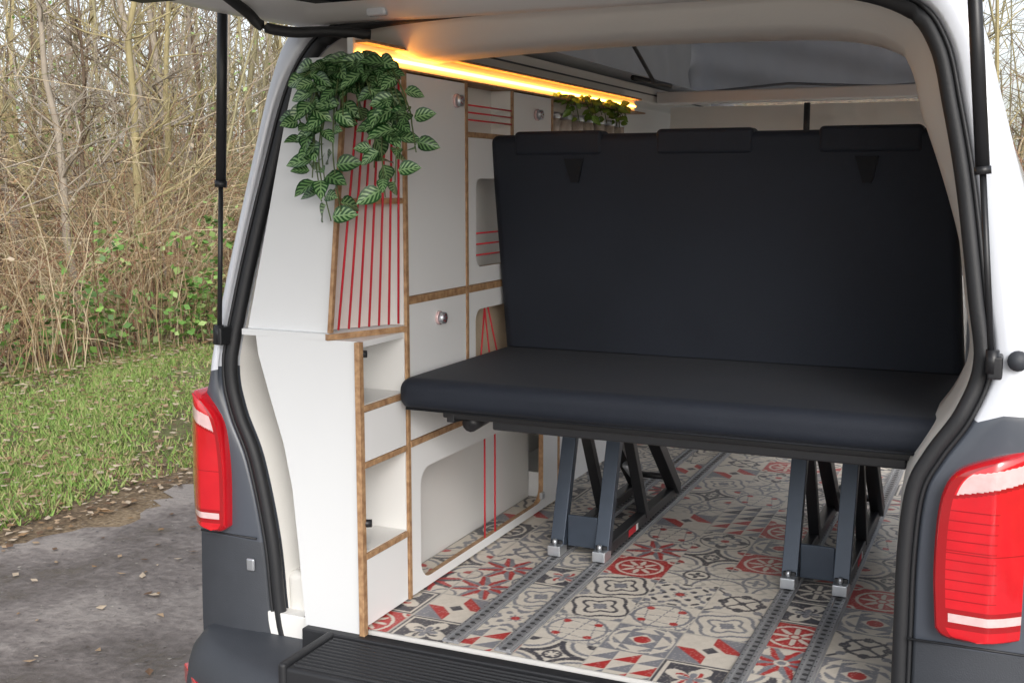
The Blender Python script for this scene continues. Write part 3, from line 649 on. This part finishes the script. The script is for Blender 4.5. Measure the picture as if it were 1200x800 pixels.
# ---------------------------------------------------------------- thicket
Bm=[mat('bramble_tan',(.42,.30,.17),.8),mat('bramble_brown',(.22,.13,.08),.8),mat('bramble_pale',(.56,.46,.31),.8),mat('bramble_olive',(.24,.24,.10),.8),mat('bramble_red',(.24,.11,.07),.8)]
def thicket(name,n,xr,yr,hr,rr,sd,arch=1.0,lean=0):
    q=random.Random(sd);V=[];F=[];mi=[]
    for i in range(n):
        x=q.uniform(*xr);y=q.uniform(*yr);h=q.uniform(*hr)*(.75+.35*math.sin(x*1.7+y*1.1)+.2*math.sin(y*2.9));h=max(.2,h);a=q.uniform(0,6.28);b=q.uniform(.1,1.0)*h*arch;r=q.uniform(*rr);k=6
        pts=[];dr=q.uniform(.2,1.3)
        for j in range(k+1):
            t=j/k; pts.append((x+math.cos(a)*b*t*t+q.uniform(-.04,.04),y+math.sin(a)*b*t*t+q.uniform(-.04,.04),h*(t*1.4-.6*dr*t*t*t)))
        f0=len(F);stem(V,F,pts,r,r*.4,3);
        for _ in range(q.randint(1,4)):
            j=q.randint(1,k-1);p=Vector(pts[j]);d=Vector((q.uniform(-1,1),q.uniform(-1,1),q.uniform(-.3,1)))*.32*h**.5
            stem(V,F,[p,p+d*.5+Vector((0,0,.03)),p+d],r*.5,r*.25,3)
        mi+= [q.choice([0,0,1,2,3,4,0,2])]*(len(F)-f0)
    return mesh(name,V,F,Bm,None,mi)
thicket('bramble_thicket',4800,(-10,-6.5),(0,17),(.4,2.1),(.003,.007),11,1.5)
thicket('bramble_thicket',1500,(-13.5,-8.0),(0,24),(1.4,3.4),(.004,.012),12,1.2)
thicket('bramble_thicket',1200,(6.8,11),(0,20),(.6,3.0),(.004,.009),14)
thicket('bramble_thicket',1200,(-6,7),(25,30),(.8,4.0),(.008,.016),15)
def fol(name,n,cl,mats,sd,s=(.03,.06)):
    q=random.Random(sd);V=[];F=[];mi=[]
    for i in range(n):
        c=q.choice(cl);x=q.gauss(c[0],c[3]);y=q.gauss(c[1],c[3]);z=max(.02,q.gauss(c[2],c[4]))
        d=Vector((q.uniform(-1,1),q.uniform(-1,1),q.uniform(-.8,.4))).normalized();u=d.cross(Vector((q.uniform(-1,1),q.uniform(-1,1),1))).normalized();S_=q.uniform(*s);b=len(V);p=Vector((x,y,z))
        V+=[p,p+d*S_*.5+u*S_*.38,p+d*S_,p+d*S_*.5-u*S_*.38];F.append((b,b+1,b+2,b+3));mi.append(q.randrange(len(mats)))
    return mesh(name,V,F,mats,None,mi)
GL=[mat('leaf_green_a',(.12,.25,.05),.5),mat('leaf_green_b',(.20,.36,.08),.5),mat('leaf_green_c',(.08,.16,.04),.5),mat('leaf_green_d',(.29,.40,.14),.5)]
q=random.Random(5);cl=[]
for i in range(60): cl.append((q.uniform(-7.4,-6.4),q.uniform(3,11),abs(q.gauss(.3,.4)),.16,.12))
for i in range(10): cl.append((q.uniform(-6.9,-6.4),q.uniform(5.4,7.8),q.uniform(.2,1.3),.14,.12))
fol('bramble_leaves',3000,cl,GL,6,(.05,.10))
cl=[(q.uniform(-14,-7),q.uniform(4,18),q.uniform(1.2,4.2),.5,.4) for i in range(34)]
fol('young_foliage',1300,cl,[GL[1],GL[3]],7,(.04,.08))
cl=[(q.uniform(-10,-6.8),q.uniform(2,14),q.uniform(.2,2.2),.4,.35) for i in range(60)]
fol('dead_leaves_in_thicket',5000,cl,Lm,17,(.03,.07))
cl=[(q.uniform(6.8,9),q.uniform(4,16),q.uniform(.3,2.5),.4,.4) for i in range(30)]
fol('bramble_leaves',2500,cl,GL,8,(.04,.08))
TM=[mat('bark_olive',(.29,.26,.15),.85,var=.35,vscale=6),mat('bark_grey',(.35,.30,.24),.85,var=.35,vscale=6),mat('bark_brown',(.17,.12,.08),.85,var=.3,vscale=6),mat('bark_yellow',(.40,.34,.18),.85,var=.3,vscale=6)]
def tree(name,x,y,h,r,sd,m,nb=14):
    q=random.Random(sd);V=[];F=[]
    lx=q.uniform(-.22,.22);ly=q.uniform(-.22,.22)
    K=9;pts=[(x+lx*h*(j/K)**1.3+q.uniform(-.03,.03)*h*.3,y+ly*h*(j/K)**1.3+q.uniform(-.03,.03)*h*.3,h*j/K-.02) for j in range(K+1)]
    stem(V,F,pts,r,r*.25,7)
    def br(p,d,L,r,lv):
        pp=[p];cur=Vector(p);dd=Vector(d)
        for j in range(4):
            dd=(dd+Vector((q.uniform(-.35,.35),q.uniform(-.35,.35),q.uniform(-.15,.25)))).normalized();cur=cur+dd*L/4;pp.append(cur.copy())
        stem(V,F,pp,r,r*.4,4 if lv<2 else 3)
        if lv<3:
            for _ in range(4 if lv==1 else 3):
                j=q.randint(1,4);a=q.uniform(0,6.28);nd=(dd+Vector((math.cos(a),math.sin(a),q.uniform(-.1,.5)))*.8).normalized();br(pp[j],nd,L*q.uniform(.4,.65),r*.5,lv+1)
    for i in range(nb):
        t=q.uniform(.1,.97);j=min(K-1,int(t*K));p=Vector(pts[j]).lerp(Vector(pts[j+1]),t*K-j);a=q.uniform(0,6.28)
        br(p,Vector((math.cos(a),math.sin(a),q.uniform(.1,1.1))).normalized(),h*q.uniform(.14,.34)*(1.15-t),r*.35*(1.1-t)+.003,1)
    return mesh(name,V,F,m,None,None,True)
for i in range(38):
    x=-7.2-abs(q.gauss(0,3.2)); y=q.uniform(1.5,20); h=q.uniform(4.5,9); tree('bare_tree',x,y,h,q.uniform(.02,.06) if i%7 else .085,100+i,TM[i%4],19)
for i in range(10): tree('bare_tree',q.uniform(7,12),q.uniform(0,22),q.uniform(5,9),q.uniform(.03,.08),200+i,TM[i%4],14)
V=[];F=[];mi=[]
def wood(n,xr,yr):
    for i in range(n):
        x=q.uniform(*xr);y=q.uniform(*yr);h=q.uniform(3,12);r=q.uniform(.012,.07);lx=q.uniform(-.22,.22)*h;ly=q.uniform(-.22,.22)*h;f0=len(F)
        stem(V,F,[(x,y,0),(x+lx*.3+.2*q.uniform(-1,1),y+ly*.3,h*.35),(x+lx*.6+.2*q.uniform(-1,1),y+ly*.6,h*.7),(x+lx,y+ly,h)],r,r*.3,4)
        for _ in range(18):
            t=q.uniform(.1,.95);p=Vector((x+lx*t,y+ly*t,h*t));d=Vector((q.uniform(-1,1),q.uniform(-1,1),q.uniform(.0,1.0)))*h*.17
            stem(V,F,[p,p+d*.5+Vector((q.uniform(-.1,.1),q.uniform(-.1,.1),.12)),p+d],r*.4,r*.12,3)
        mi.extend([q.randrange(4)]*(len(F)-f0))
wood(750,(-34,-12),(2,48)); wood(420,(-12,14),(27,50))
mesh('distant_woodland',V,F,TM,None,mi)
# ---------------------------------------------------------------- light
w=bpy.data.worlds.new('World');bpy.context.scene.world=w;w.use_nodes=True;nt=w.node_tree;bg=nt.nodes['Background']
AZ,EL=148,32
sky=nt.nodes.new('ShaderNodeTexSky');sky.sky_type='NISHITA';sky.sun_disc=False;sky.sun_elevation=R(EL);sky.sun_rotation=R(AZ);sky.dust_density=3
hs=nt.nodes.new('ShaderNodeHueSaturation');hs.inputs['Saturation'].default_value=.32;hs.inputs['Value'].default_value=1.7;nt.links.new(sky.outputs[0],hs.inputs['Color']);nt.links.new(hs.outputs[0],bg.inputs[0]);bg.inputs[1].default_value=.15
sl=bpy.data.lights.new('sun','SUN');sl.energy=1.05;sl.angle=R(20);sl.color=(1,.97,.93);so=bpy.data.objects.new('sun',sl);COL.objects.link(so)
az=R(AZ);el=R(EL);d=Vector((math.sin(az)*math.cos(el),math.cos(az)*math.cos(el),math.sin(el)));so.rotation_euler=d.to_track_quat('Z','Y').to_euler();so.location=d*20
sc=bpy.context.scene;sc.view_settings.view_transform='Standard';sc.view_settings.look='None';sc.view_settings.exposure=0
